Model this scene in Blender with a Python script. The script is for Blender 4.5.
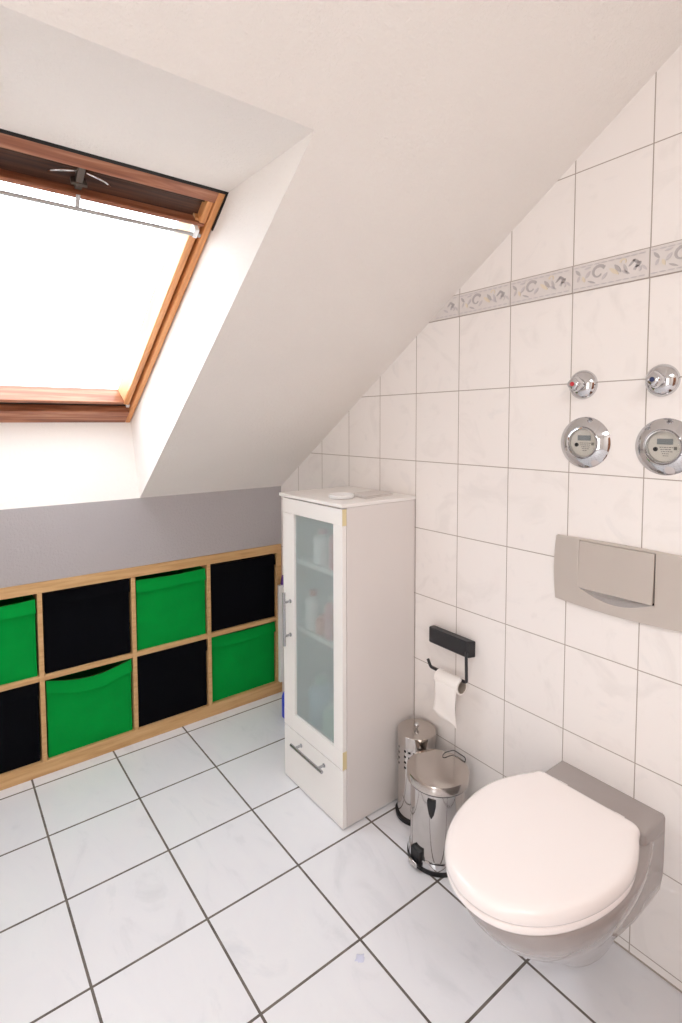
import bpy, bmesh, math, random
from mathutils import Vector, Matrix, noise
random.seed(7)
for o in list(bpy.data.objects): bpy.data.objects.remove(o)
SC = bpy.context.scene
C = SC.collection
PI = math.pi

def lin(h):
    c = [int(h[i:i+2], 16)/255 for i in (0, 2, 4)]
    return tuple(x/12.92 if x <= .04045 else ((x+.055)/1.055)**2.4 for x in c) + (1,)

# ------------------------------------------------------------------ camera
YAW, PIT, ROL = -0.64396, -0.057586, -0.002734
CAM = Vector((-1.44418, -0.61139, 1.41925))
F_PX, PPX, PPY = 536.22, 333.40, 454.12
fw = Vector((-math.sin(YAW)*math.cos(PIT), math.cos(YAW)*math.cos(PIT), math.sin(PIT)))
rt = Vector((math.cos(YAW), math.sin(YAW), 0)); up = rt.cross(fw)
r2 = rt*math.cos(ROL) + up*math.sin(ROL); u2 = -rt*math.sin(ROL) + up*math.cos(ROL)
cd = bpy.data.cameras.new('camera'); cam = bpy.data.objects.new('camera', cd); C.objects.link(cam)
cam.matrix_world = Matrix(((r2.x, u2.x, -fw.x, CAM.x), (r2.y, u2.y, -fw.y, CAM.y), (r2.z, u2.z, -fw.z, CAM.z), (0, 0, 0, 1)))
cd.sensor_fit = 'HORIZONTAL'; cd.sensor_width = 36; cd.lens = F_PX*36/682
cd.shift_x = (341-PPX)/682; cd.shift_y = -(511.5-PPY)/682
cd.clip_start = .02
SC.camera = cam

# ------------------------------------------------------------------ world, lights, exposure
w = bpy.data.worlds.new('sky'); SC.world = w; w.use_nodes = True
bg = w.node_tree.nodes['Background']; bg.inputs[0].default_value = (0.86, 0.93, 1.0, 1); bg.inputs[1].default_value = 6.8
def area(name, loc, rot, sx, sy, energy, color):
    l = bpy.data.lights.new(name, 'AREA'); l.shape = 'RECTANGLE'; l.size = sx; l.size_y = sy; l.energy = energy; l.color = color
    o = bpy.data.objects.new(name, l); C.objects.link(o); o.location = loc; o.rotation_euler = rot
    return o
# the room's own fitting on the flat ceiling behind the photographer
area('ceiling_lamp_light', (-1.35, -1.45, 2.44), (0, 0, 0), .7, .7, 18, (1.0, .985, .975))
# added fill panel in the left doorway, replaces light the closed hallway takes
area('doorway_fill', (-2.84, -1.0, 1.1), (0, math.radians(-90), 0), 1.9, .8, 20, (1.0, .985, .975))
SC.view_settings.view_transform = 'Standard'
SC.view_settings.look = 'None'
SC.view_settings.gamma = 1
SC.view_settings.use_curve_mapping = False
SC.view_settings.exposure = 0.08
try:
    SC.cycles.max_bounces = 14; SC.cycles.diffuse_bounces = 8; SC.cycles.transparent_max_bounces = 16
    SC.cycles.sample_clamp_indirect = 8
except Exception: pass

# ------------------------------------------------------------------ node helpers / materials
class N:
    def __init__(s, name):
        s.m = bpy.data.materials.new(name); s.m.use_nodes = True; s.t = s.m.node_tree; s.b = s.t.nodes['Principled BSDF']
    def new(s, k, **kw):
        n = s.t.nodes.new(k)
        for a, b in kw.items(): setattr(n, a, b)
        return n
    def put(s, inp, v):
        if hasattr(v, 'links') or isinstance(v, bpy.types.NodeSocket): s.t.links.new(v, inp)
        else: inp.default_value = v
    def math(s, op, a, b=0.0, c=None):
        n = s.new('ShaderNodeMath', operation=op); s.put(n.inputs[0], a); s.put(n.inputs[1], b)
        if c is not None: s.put(n.inputs[2], c)
        return n.outputs[0]
    def mix(s, f, a, b):
        n = s.new('ShaderNodeMix', data_type='RGBA'); s.put(n.inputs[0], f); s.put(n.inputs[6], a); s.put(n.inputs[7], b)
        return n.outputs[2]
    def coord(s): return s.new('ShaderNodeTexCoord').outputs['Object']
    def noise(s, scale, detail=3, vec=None, rough=.5, dist=0.0):
        n = s.new('ShaderNodeTexNoise'); n.inputs['Scale'].default_value = scale; n.inputs['Detail'].default_value = detail
        n.inputs['Roughness'].default_value = rough; n.inputs['Distortion'].default_value = dist
        s.t.links.new(vec if vec is not None else s.coord(), n.inputs['Vector']); return n.outputs['Fac']
    def ramp(s, fac, stops):
        n = s.new('ShaderNodeValToRGB'); s.put(n.inputs[0], fac); e = n.color_ramp.elements
        while len(e) < len(stops): e.new(.5)
        for i, (p, c) in enumerate(stops): e[i].position = p; e[i].color = c
        return n.outputs[0]
    def scaled(s, sc, rot=(0, 0, 0)):
        n = s.new('ShaderNodeMapping'); n.inputs['Scale'].default_value = sc; n.inputs['Rotation'].default_value = rot
        s.t.links.new(s.coord(), n.inputs['Vector']); return n.outputs[0]
    def bump(s, h, strength, dist=.002):
        n = s.new('ShaderNodeBump'); n.inputs['Strength'].default_value = strength; n.inputs['Distance'].default_value = dist
        s.put(n.inputs['Height'], h); s.t.links.new(n.outputs[0], s.b.inputs['Normal'])
    def set(s, **kw):
        mp = dict(color='Base Color', rough='Roughness', metal='Metallic', trans='Transmission Weight', ior='IOR', coat='Coat Weight', alpha='Alpha', spec='Specular IOR Level', sheen='Sheen Weight')
        for k, v in kw.items(): s.put(s.b.inputs[mp[k]], v)
        return s

def plain(name, hexc, rough=.5, metal=0, var=.0, vscale=8, bump=0, bscale=60, **kw):
    n = N(name); c = lin(hexc)
    if var:
        d = tuple(x*(1-var) for x in c[:3]) + (1,)
        n.set(color=n.mix(n.noise(vscale, 4), d, c))
    else: n.set(color=c)
    n.set(rough=rough, metal=metal, **kw)
    if bump: n.bump(n.noise(bscale, 3), bump, .001)
    return n.m

def plaster(name, hexc):
    n = N(name); c = lin(hexc); d = tuple(x*.96 for x in c[:3]) + (1,)
    n.set(color=n.mix(n.noise(6, 2), d, c), rough=.9, spec=.2)
    a = n.noise(90, 4, n.scaled((1, 1, 1)), .6); b = n.noise(260, 3)
    n.bump(n.math('ADD', n.math('MULTIPLY', a, .8), n.math('MULTIPLY', b, .35)), .85, .004)
    return n.m

def wood(name, stops, scale=(2, 2, 30), rough=.45, nscale=3, coat=0):
    n = N(name); v = n.scaled(scale)
    f = n.noise(nscale, 6, v, .6, .6)
    n.set(color=n.ramp(f, stops), rough=rough, coat=coat); n.bump(f, .15, .001)
    return n.m

M = {}
M['plaster'] = plaster('rough_white_plaster', 'f0ebe6')
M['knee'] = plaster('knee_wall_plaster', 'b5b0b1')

def grid(n, c, size, off, half):
    """1 on the joint, 0 on the tile, along one axis"""
    t = n.math('DIVIDE', n.math('SUBTRACT', c, off), size)
    fr = n.math('FRACT', n.math('ADD', t, 100.5))
    d = n.math('MULTIPLY', n.math('ABSOLUTE', n.math('SUBTRACT', fr, .5)), size)
    return n.math('LESS_THAN', d, half), n.math('FLOOR', n.math('ADD', t, 100.0))

def wall_tile():
    n = N('marbled_white_wall_tile'); co = n.coord(); s = n.new('ShaderNodeSeparateXYZ'); n.t.links.new(co, s.inputs[0])
    y, z = s.outputs[1], s.outputs[2]
    R2, R1 = 1.778, 1.852
    gv, iy = grid(n, y, .2, 0, .0014)
    lo, iz = grid(n, z, .25, .028, .0014)
    hi, iz2 = grid(n, z, .25, R1, .0014)
    above = n.math('GREATER_THAN', z, R1-.004); below = n.math('LESS_THAN', z, R2+.004)
    gh = n.math('MAXIMUM', n.math('MULTIPLY', lo, below), n.math('MULTIPLY', hi, above))
    foot = n.math('LESS_THAN', z, .006)
    g = n.math('MAXIMUM', n.math('MAXIMUM', gv, gh), foot)
    # each tile gets its own run of veins
    cmb = n.new('ShaderNodeCombineXYZ'); n.put(cmb.inputs[0], n.math('MULTIPLY', iy, 3.7)); n.put(cmb.inputs[1], n.math('ADD', y, n.math('MULTIPLY', iz, 5.3)))
    n.put(cmb.inputs[2], n.math('ADD', z, n.math('MULTIPLY', iy, 2.1)))
    vein = n.noise(7, 5, cmb.outputs[0], .55, 1.5)
    col = n.ramp(vein, [(.30, lin('ece7e4')), (.45, lin('f2edea')), (.62, lin('f2edea')), (.75, lin('ebe7e5'))])
    n.set(color=n.mix(g, col, lin('aba097')), rough=n.math('ADD', n.math('MULTIPLY', g, .6), .22), spec=.5)
    wav = n.noise(9, 2, co)
    n.bump(n.math('SUBTRACT', n.math('MULTIPLY', wav, .8), n.math('MULTIPLY', g, .9)), .45, .0016)
    return n.m
M['wall_tile'] = wall_tile()

def floor_tile():
    n = N('marbled_white_floor_tile'); co = n.coord(); s = n.new('ShaderNodeSeparateXYZ'); n.t.links.new(co, s.inputs[0])
    x, y = s.outputs[0], s.outputs[1]
    gx, ix = grid(n, x, .3109, -1.171, .0034); gy, iy = grid(n, y, .3109, 1.7076, .0034)
    # the last strip behind the cabinet is laid with long tiles: no joint there
    gx = n.math('MULTIPLY', gx, n.math('SUBTRACT', 1.0, n.math('MULTIPLY', n.math('GREATER_THAN', x, -.4), n.math('GREATER_THAN', y, 1.14))))
    g = n.math('MAXIMUM', gx, gy)
    cmb = n.new('ShaderNodeCombineXYZ'); n.put(cmb.inputs[0], n.math('ADD', x, n.math('MULTIPLY', iy, 3.1)))
    n.put(cmb.inputs[1], n.math('ADD', n.math('MULTIPLY', y, .45), n.math('MULTIPLY', ix, 4.7))); n.put(cmb.inputs[2], n.math('MULTIPLY', iy, 1.9))
    v = n.noise(6, 6, cmb.outputs[0], .62, 1.2)
    col = n.ramp(v, [(.28, lin('e3e5ea')), (.42, lin('edeef3')), (.6, lin('eff0f4')), (.74, lin('e5e7ed'))])
    gn = n.ramp(n.noise(25, 3, co), [(.3, lin('56504c')), (.7, lin('7a726c'))])
    n.set(color=n.mix(g, col, gn), rough=n.math('ADD', n.math('MULTIPLY', g, .6), n.math('ADD', .17, n.math('MULTIPLY', v, .1))))
    n.bump(n.math('SUBTRACT', n.math('MULTIPLY', n.noise(14, 2, co), .4), g), .4, .0015)
    return n.m
M['floor_tile'] = floor_tile()

M['birch'] = wood('birch_veneer', [(.25, lin('b88d58')), (.5, lin('cda471')), (.75, lin('dab583'))], (3, 40, 40), .5, 1.6)
M['pine_x'] = wood('stained_pine_along_x', [(.28, lin('6e3c26')), (.5, lin('9f6244')), (.68, lin('bf8868')), (.8, lin('d9b59c'))], (1.5, 30, 30), .38, 1.5, .3)
M['pine_s'] = wood('stained_pine_along_slope', [(.3, lin('bd7a44')), (.5, lin('da975c')), (.75, lin('e6b078'))], (30, 2, 3), .4, 1.3, .3)
M['pine_dark'] = wood('dark_weathered_pine', [(.3, lin('2e1a12')), (.5, lin('50301f')), (.75, lin('6e4630'))], (1.5, 40, 40), .5, 1.6)
M['pine_lit'] = wood('lit_pine_bead', [(.3, lin('d9b080')), (.6, lin('ecca9c')), (.8, lin('f3dcb8'))], (30, 2, 3), .45, 1.3)  # paler copy of the pine: the bead's bright lighting is in its colour
M['dark_gap'] = plain('dark_rubber_seal', '191514', .7, var=.2)
M['white_lac'] = plain('white_lacquer', 'f2efec', .32, var=.02)
M['cab_side'] = plain('white_foil_chipboard', 'e1dbd8', .38, var=.03, bump=.06, bscale=140)
M['yellowed'] = plain('yellowed_edge_band', 'e3d3a6', .5, var=.08)
M['white_plastic'] = plain('white_plastic', 'f0f0f0', .4, var=.02)
M['handle_metal'] = plain('satin_handle_metal', 'b9babe', .25, 1, var=.04)
M['chrome'] = plain('polished_chrome', 'cdcdcf', .06, 1, var=.03)
M['steel'] = plain('polished_stainless_steel', 'cbc6c2', .08, 1, var=.06, vscale=20)
M['steel_lid'] = plain('satin_stainless_steel', 'c9c2bc', .15, 1, var=.05, vscale=12)
M['nickel'] = plain('brushed_nickel_plastic', 'd6cdc5', .34, .45, var=.04, vscale=14)
M['black_plastic'] = plain('black_plastic', '17171a', .45, var=.15)
M['black_metal'] = plain('black_powder_coated_metal', '26262a', .42, var=.1, bump=.1, bscale=220)
M['ceramic'] = plain('light_grey_glazed_ceramic', 'a29996', .14, var=.03, coat=.5)
M['seat'] = plain('white_duroplast', 'f8f1ef', .16, var=.01)
M['cardboard'] = plain('grey_cardboard', 'a79c90', .9, var=.1)
M['paper'] = plain('soft_white_paper', 'f5f0ec', .95, var=.03, bump=.25, bscale=160)
M['blue'] = plain('blue_plastic', '2148d8', .4, var=.05)
M['purple'] = plain('purple_fabric', '6a4a94', .8, var=.1)
M['red'] = plain('red_marker', 'c03038', .4, var=.03)
M['bluedot'] = plain('blue_marker', '26335e', .4, var=.03)
M['lcd'] = plain('grey_lcd_display', '7c8284', .3, var=.05)
M['dial'] = plain('pale_meter_dial', 'cbc7be', .5, var=.04)
M['ink'] = plain('dark_grey_ink', '6b6762', .6, var=.1)
M['lining'] = plain('brown_board_lining', '6a5446', .9, var=.2)
M['latch'] = plain('dull_bronze_metal', '6f645c', .4, .6, var=.15)
M['rail'] = plain('grey_aluminium_rod', 'bcbab9', .5, .3, var=.06)
M['orn_grey'] = plain('lavender_grey_glaze', 'cbc5c6', .3, var=.08)
M['orn_dark'] = plain('soft_grey_glaze', 'bab4b4', .3, var=.08)
M['orn_cream'] = plain('cream_glaze', 'e2d6c2', .3, var=.08)
M['strip'] = plain('mottled_border_tile_glaze', 'e3ddda', .25, var=.08, vscale=40)
M['grout'] = plain('wall_grout', 'aba097', .85, var=.06)
M['smudge'] = plain('dried_pale_blue_gel', 'dcdff4', .25, var=.1, vscale=60)
M['door_wood'] = wood('brown_door_veneer', [(.3, lin('6d4228')), (.5, lin('8a5636')), (.75, lin('9d6a48'))], (30, 30, 2), .4, 1.4)

def fabric(name, hexc, dark):
    n = N(name); n.set(color=n.mix(n.noise(9, 4), lin(dark), lin(hexc)), rough=.9, spec=.1, sheen=0.0)
    n.bump(n.math('ADD', n.noise(420, 2), n.math('MULTIPLY', n.noise(9, 3), 2.5)), .35, .002); return n.m
M['green'] = fabric('bright_green_fabric', '03a040', '028a36')
M['black'] = fabric('black_fabric', '07080e', '040509')

def frosted():
    n = N('frosted_greenish_glass'); n.set(color=lin('f6faf9'), rough=.27, trans=1.0, ior=1.2); n.bump(n.noise(300, 2), .1, .0004)
    t = n.t; df = t.nodes.new('ShaderNodeBsdfDiffuse'); df.inputs[0].default_value = lin('d8e6e6')
    mx = t.nodes.new('ShaderNodeMixShader'); mx.inputs[0].default_value = .27
    t.links.new(n.b.outputs[0], mx.inputs[1]); t.links.new(df.outputs[0], mx.inputs[2]); t.links.new(mx.outputs[0], t.nodes['Material Output'].inputs[0])
    return n.m
M['frosted'] = frosted()
def clear_pane(name, tint=(1, 1, 1, 1)):
    m = bpy.data.materials.new(name); m.use_nodes = True; t = m.node_tree
    t.nodes.remove(t.nodes['Principled BSDF']); out = t.nodes['Material Output']
    tr = t.nodes.new('ShaderNodeBsdfTransparent'); tr.inputs[0].default_value = tint
    gl = t.nodes.new('ShaderNodeBsdfGlossy'); gl.inputs['Roughness'].default_value = .02
    lw = t.nodes.new('ShaderNodeLayerWeight'); lw.inputs[0].default_value = .5
    pw = t.nodes.new('ShaderNodeMath'); pw.operation = 'POWER'; pw.inputs[1].default_value = 4; t.links.new(lw.outputs['Facing'], pw.inputs[0])
    fr = t.nodes.new('ShaderNodeMath'); fr.operation = 'MULTIPLY_ADD'; fr.inputs[1].default_value = .5; fr.inputs[2].default_value = .03; t.links.new(pw.outputs[0], fr.inputs[0])
    mx = t.nodes.new('ShaderNodeMixShader'); t.links.new(fr.outputs[0], mx.inputs[0]); t.links.new(tr.outputs[0], mx.inputs[1]); t.links.new(gl.outputs[0], mx.inputs[2])
    t.links.new(mx.outputs[0], out.inputs[0]); return m
M['pane'] = clear_pane('clear_window_glass')

# ------------------------------------------------------------------ mesh helpers
def link(name, bm, mat, parent=None, smooth=False, bevel=0, seg=2, loc=None, sub=0, ang=None):
    bmesh.ops.recalc_face_normals(bm, faces=bm.faces)
    me = bpy.data.meshes.new(name); bm.to_mesh(me); bm.free()
    mats = mat if isinstance(mat, (list, tuple)) else [mat]
    for m in mats: me.materials.append(M[m])
    o = bpy.data.objects.new(name, me); C.objects.link(o)
    if smooth:
        for p in me.polygons: p.use_smooth = True
        if ang is not None: me.set_sharp_from_angle(angle=math.radians(ang))
    if parent: o.parent = parent; o.matrix_parent_inverse = Matrix.Identity(4)
    if loc is not None: o.location = loc
    if bevel:
        b = o.modifiers.new('bevel', 'BEVEL'); b.width = bevel; b.segments = seg; b.limit_method = 'ANGLE'; b.angle_limit = math.radians(40)
        if not smooth:
            for p in me.polygons: p.use_smooth = True
            me.set_sharp_from_angle(angle=math.radians(35))
    if sub:
        s = o.modifiers.new('subsurf', 'SUBSURF'); s.levels = sub; s.render_levels = sub
    return o
def thing(name, label, cat, loc=(0, 0, 0), rz=0, group=None):
    o = bpy.data.objects.new(name, None); C.objects.link(o); o.location = loc; o.rotation_euler = (0, 0, rz); o.empty_display_size = .05
    o['label'] = label; o['category'] = cat
    if group: o['group'] = group
    return o
def tag(o, label, cat, group=None):
    o['label'] = label; o['category'] = cat
    if group: o['group'] = group
    return o
def struct(o): o['kind'] = 'structure'; return o
def box(bm, x0, x1, y0, y1, z0, z1, mi=0):
    vs = [bm.verts.new(p) for p in ((x0, y0, z0), (x1, y0, z0), (x1, y1, z0), (x0, y1, z0), (x0, y0, z1), (x1, y0, z1), (x1, y1, z1), (x0, y1, z1))]
    for f in ((3, 2, 1, 0), (4, 5, 6, 7), (0, 1, 5, 4), (1, 2, 6, 5), (2, 3, 7, 6), (3, 0, 4, 7)):
        bm.faces.new([vs[i] for i in f]).material_index = mi
def B(*a):
    bm = bmesh.new(); box(bm, *a); return bm
def poly(bm, pts, mi=0):
    f = bm.faces.new([bm.verts.new(p) for p in pts]); f.material_index = mi; return f
def prism(bm, pts, d, mi=0):
    """closed polygon pts extruded by vector d"""
    a = [bm.verts.new(p) for p in pts]; b = [bm.verts.new(Vector(p)+Vector(d)) for p in pts]; n = len(pts)
    fs = [bm.faces.new(a[::-1]), bm.faces.new(b)] + [bm.faces.new((a[i], a[(i+1) % n], b[(i+1) % n], b[i])) for i in range(n)]
    for f in fs: f.material_index = mi
def lathe(bm, prof, c=(0, 0, 0), axis='z', seg=64, mi=0, sq=1.0):
    """prof: list of (radius, height). axis z up or -x (height grows away from the wall)"""
    rings = []
    for r, h in prof:
        if r < 1e-6:
            p = (0, 0, h) if axis == 'z' else (-h, 0, 0)
            rings.append([bm.verts.new(Vector(p)+Vector(c))]); continue
        ring = []
        for i in range(seg):
            a = 2*PI*i/seg; ca, sa = math.cos(a)*r, math.sin(a)*r*sq
            p = (ca, sa, h) if axis == 'z' else (-h, ca, sa)
            ring.append(bm.verts.new(Vector(p)+Vector(c)))
        rings.append(ring)
    for A, Bq in zip(rings, rings[1:]):
        if len(A) == 1 and len(Bq) == 1: continue
        for i in range(seg):
            j = (i+1) % seg
            vs = [A[0], Bq[j], Bq[i]] if len(A) == 1 else ([A[i], A[j], Bq[0]] if len(Bq) == 1 else [A[i], A[j], Bq[j], Bq[i]])
            bm.faces.new(vs).material_index = mi
def tube(bm, pts, r, seg=12, mi=0):
    pts = [Vector(p) for p in pts]; rings = []; n = None
    for i, p in enumerate(pts):
        t = (pts[min(i+1, len(pts)-1)]-pts[max(i-1, 0)]).normalized()
        if n is None:
            n = t.orthogonal().normalized()
        else: n = (n-t*n.dot(t)).normalized()
        b = t.cross(n); rr = r if not isinstance(r, (list, tuple)) else r[i]
        rings.append([bm.verts.new(p+(n*math.cos(2*PI*k/seg)+b*math.sin(2*PI*k/seg))*rr) for k in range(seg)])
    for A, Bq in zip(rings, rings[1:]):
        for k in range(seg): bm.faces.new((A[k], A[(k+1) % seg], Bq[(k+1) % seg], Bq[k])).material_index = mi
    bm.faces.new(rings[0][::-1]).material_index = mi; bm.faces.new(rings[-1]).material_index = mi
def arcpts(pts, rad, n=5):
    """round the inner corners of a polyline"""
    P = [Vector(p) for p in pts]; out = [P[0]]
    for a, b, c in zip(P, P[1:], P[2:]):
        u = (a-b).normalized()*rad; v = (c-b).normalized()*rad
        for k in range(n+1):
            t = k/n; out.append((b+u)*(1-t)**2 + b*2*t*(1-t) + (b+v)*t*t)
    return out+[P[-1]]

# ------------------------------------------------------------------ the room
D = 1.767                      # knee wall
SL = -0.66553; Z0 = 2.27       # slope: z = Z0 + SL*y
LS = math.hypot(1, SL)
sz = lambda y: Z0+SL*y
KN = sz(D)                     # 1.094
ZC = 2.46; YC = (ZC-Z0)/SL     # flat ceiling beyond this y
XL, YB = -2.75, -2.1

bm = B(XL-.1, .1, YB-.1, D+.45, -.1, 0)
struct(link('floor', bm, 'floor_tile'))
bm = bmesh.new(); prism(bm, [(0, YB, 0), (0, D+.02, 0), (0, D+.02, sz(D+.02)), (0, YC, ZC), (0, YB, ZC)], (.1, 0, 0))
struct(link('wall_right', bm, 'wall_tile'))
# left wall with an open doorway
bm = bmesh.new()
prism(bm, [(XL, -.55, 0), (XL, D+.02, 0), (XL, D+.02, sz(D+.02)), (XL, YC, ZC), (XL, YB, ZC), (XL, YB, 0), (XL, -1.45, 0), (XL, -1.45, 2.05), (XL, -.55, 2.05)], (-.1, 0, 0))
struct(link('wall_left', bm, 'plaster'))
# unseen hallway added behind the doorway to give the chrome dark reflections
bm = bmesh.new()
hx = XL-.1
for q in (((hx, -1.7, -.02), (hx-1.2, -1.7, -.02), (hx-1.2, -.3, -.02), (hx, -.3, -.02)), ((hx, -1.7, 2.2), (hx-1.2, -1.7, 2.2), (hx-1.2, -.3, 2.2), (hx, -.3, 2.2)),
          ((hx, -1.7, -.02), (hx-1.2, -1.7, -.02), (hx-1.2, -1.7, 2.2), (hx, -1.7, 2.2)), ((hx, -.3, -.02), (hx-1.2, -.3, -.02), (hx-1.2, -.3, 2.2), (hx, -.3, 2.2)),
          ((hx-1.2, -1.7, -.02), (hx-1.2, -.3, -.02), (hx-1.2, -.3, 2.2), (hx-1.2, -1.7, 2.2))): poly(bm, q)
struct(link('wall_added_hallway', bm, 'door_wood'))
bm = bmesh.new(); prism(bm, [(XL, YB, 0), (0, YB, 0), (0, YB, ZC), (XL, YB, ZC)], (0, -.1, 0))
struct(link('wall_front', bm, 'plaster'))
# knee wall with the niche the shelf unit is let into
SX0, SX1, SH = -1.492, -.002, .793
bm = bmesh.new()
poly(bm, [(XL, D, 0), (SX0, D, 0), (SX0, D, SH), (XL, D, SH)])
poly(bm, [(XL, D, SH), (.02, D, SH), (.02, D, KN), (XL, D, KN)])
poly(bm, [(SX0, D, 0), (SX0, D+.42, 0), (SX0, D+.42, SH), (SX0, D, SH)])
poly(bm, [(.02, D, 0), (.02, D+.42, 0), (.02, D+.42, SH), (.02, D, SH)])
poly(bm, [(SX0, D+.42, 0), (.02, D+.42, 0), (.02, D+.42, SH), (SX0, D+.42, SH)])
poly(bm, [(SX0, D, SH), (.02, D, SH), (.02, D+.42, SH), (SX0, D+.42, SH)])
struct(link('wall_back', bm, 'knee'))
# sloping ceiling, window shaft and flat ceiling
OFF = .400
WY0, WY1 = .866, 1.867
WXR, WXL = -.722, -1.498
wz = lambda y: Z0+OFF+SL*y
bm = bmesh.new()
oT, oTr, oTl = .348, -.770, -1.45
a = (oTr, oT, sz(oT)); b = (-.720, D, KN); c = (-1.50, D, KN); d = (oTl, oT, sz(oT))
R_, L_ = 0.0, XL
poly(bm, [(R_, YC, ZC), (L_, YC, ZC), (L_, oT, sz(oT)), d, a, (R_, oT, sz(oT))])
poly(bm, [a, (R_, oT, sz(oT)), (R_, D, KN), b])
poly(bm, [d, c, (L_, D, KN), (L_, oT, sz(oT))])
poly(bm, [(R_, YC, ZC), (R_, YB, ZC), (L_, YB, ZC), (L_, YC, ZC)])
A2 = (WXR, WY0, wz(WY0)); B2 = (WXR, WY1, wz(WY1)); C2 = (WXL, WY1, wz(WY1)); D2 = (WXL, WY0, wz(WY0))
poly(bm, [a, d, D2, A2]); poly(bm, [b, a, A2, B2]); poly(bm, [c, b, B2, C2]); poly(bm, [d, c, C2, D2])
nrm = Vector((0, -SL, 1)).normalized()*.13
for p, q in ((A2, D2), (B2, A2), (C2, B2), (D2, C2)):
    poly(bm, [p, q, Vector(q)+nrm, Vector(p)+nrm])
bmesh.ops.remove_doubles(bm, verts=bm.verts, dist=.0005)
struct(link('ceiling', bm, 'plaster'))

# decorated border course of tiles
def slope_y(z): return (Z0-z)/(-SL)
bm = bmesh.new()
R2z, R1z = 1.778, 1.852
prism(bm, [(0, YB, R2z), (0, slope_y(R2z), R2z), (0, slope_y(R1z), R1z), (0, YB, R1z)], (-.0012, 0, 0), 1)
k = -10
while k*.2 < .7:
    y0, y1 = k*.2+.0016, (k+1)*.2-.0016
    zb, zt = R2z+.0016, R1z-.0016
    e0, e1 = min(y1, slope_y(zb)-.001), min(y1, slope_y(zt)-.001)
    if e1 > y0: prism(bm, [(-.001, y0, zb), (-.001, e0, zb), (-.001, e1, zt), (-.001, y0, zt)], (-.002, 0, 0), 0)
    else: prism(bm, [(-.001, y0, zb), (-.001, e0, zb), (-.001, y0, sz(y0)-.002)], (-.002, 0, 0), 0)
    k += 1
def blob(pts_w, mi):
    """tapering relief stroke: list of (y, z, halfwidth)"""
    if any(z+w_ > sz(y)-.004 or z+w_ > R1z or y < -1.0 for y, z, w_ in pts_w): return
    L, R = [], []
    for i, (y, z, w_) in enumerate(pts_w):
        y_, z_, _ = pts_w[min(i+1, len(pts_w)-1)]; y__, z__, _ = pts_w[max(i-1, 0)]
        t = Vector((y_-y__, z_-z__)).normalized(); nn = Vector((-t.y, t.x))
        L.append((-.0032, y+nn.x*w_, z+nn.y*w_)); R.append((-.0032, y-nn.x*w_, z-nn.y*w_))
    for i in range(len(L)-1):
        a_ = [bm.verts.new(Vector(p)) for p in (L[i], L[i+1], R[i+1], R[i])]
        mid = [bm.verts.new(Vector(p)-Vector((.0012, 0, 0))) for p in (L[i], L[i+1], R[i+1], R[i])]
        try: bm.faces.new(mid).material_index = mi
        except Exception: pass
        for j in range(4): bm.faces.new((a_[j], a_[(j+1) % 4], mid[(j+1) % 4], mid[j])).material_index = mi
def curl(y, z, r, a0, a1, w0, mi, n=12):
    blob([(y+math.cos(a0+(a1-a0)*i/n)*r*(1-.55*i/n), z+math.sin(a0+(a1-a0)*i/n)*r*(1-.55*i/n), w0*(1-.75*i/n)+.0004) for i in range(n+1)], mi)
def leaf(y, z, ang, ln, wd, mi, n=6):
    blob([(y+math.cos(ang)*ln*i/n, z+math.sin(ang)*ln*i/n, wd*math.sin(PI*(.08+.84*i/n))) for i in range(n+1)], mi)
zm = (R1z+R2z)/2
for k in range(-4, 4):
    c0 = k*.2
    for i in range(10):   # edge beads above and below
        leaf(c0+.01+i*.019, R2z+.009, 0, .016, .0016, 2); leaf(c0+.01+i*.019, R1z-.009, 0, .016, .0016, 2)
    curl(c0+.128, zm+.004, .019, 2.6, -2.6, .0042, 3); leaf(c0+.118, zm-.016, 2.3, .020, .004, 2)
    leaf(c0+.150, zm+.012, -.9, .020, .0045, 2); leaf(c0+.165, zm-.014, 1.2, .016, .004, 4)
    leaf(c0+.085, zm+.014, -2.2, .026, .0048, 3); leaf(c0+.075, zm-.012, .7, .030, .0050, 4); leaf(c0+.062, zm+.010, -1.9, .024, .0040, 2)
    leaf(c0+.048, zm-.016, .5, .022, .0035, 2); leaf(c0+.040, zm+.016, -2.6, .020, .0038, 3)
    leaf(c0+.020, zm+.008, -.7, .018, .0050, 3); curl(c0+.026, zm-.010, .010, 0, 4.4, .0030, 2)
    leaf(c0+.178, zm+.006, .9, .020, .0040, 3); leaf(c0+.136, zm-.022, .4, .022, .0026, 3); leaf(c0+.050, zm+.002, 2.4, .022, .0030, 3); leaf(c0+.006, zm-.016, .9, .018, .0030, 2); curl(c0+.062, zm+.016, .009, 0, 4, .0022, 4); leaf(c0+.166, zm+.020, 3.0, .018, .0024, 2); leaf(c0+.186, zm-.010, 2.0, .016, .0032, 2)
struct(link('trim_1', bm, ['strip', 'grout', 'orn_grey', 'orn_dark', 'orn_cream']))

# door leaf standing open beside the doorway, seen only in reflections
dr = bpy.data.objects.new('door_1', None); C.objects.link(dr); dr['kind'] = 'structure'; dr.location = (-1.1, YB+.03, 0)
link('door_leaf', B(-.42, .42, -.02, .02, .01, 2.0), 'door_wood', dr, bevel=.003)
bm = bmesh.new(); box(bm, -.50, -.43, -.03, .012, 0, 2.08); box(bm, .43, .50, -.03, .012, 0, 2.08); box(bm, -.43, .43, -.03, .012, 2.01, 2.08)
link('door_frame', bm, 'door_wood', dr, bevel=.003)
bm = bmesh.new(); tube(bm, arcpts([(.36, .02, 1.02), (.36, .07, 1.02), (.25, .07, 1.02)], .015), .009)
link('door_handle', bm, 'chrome', dr, smooth=True, ang=40)

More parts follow.
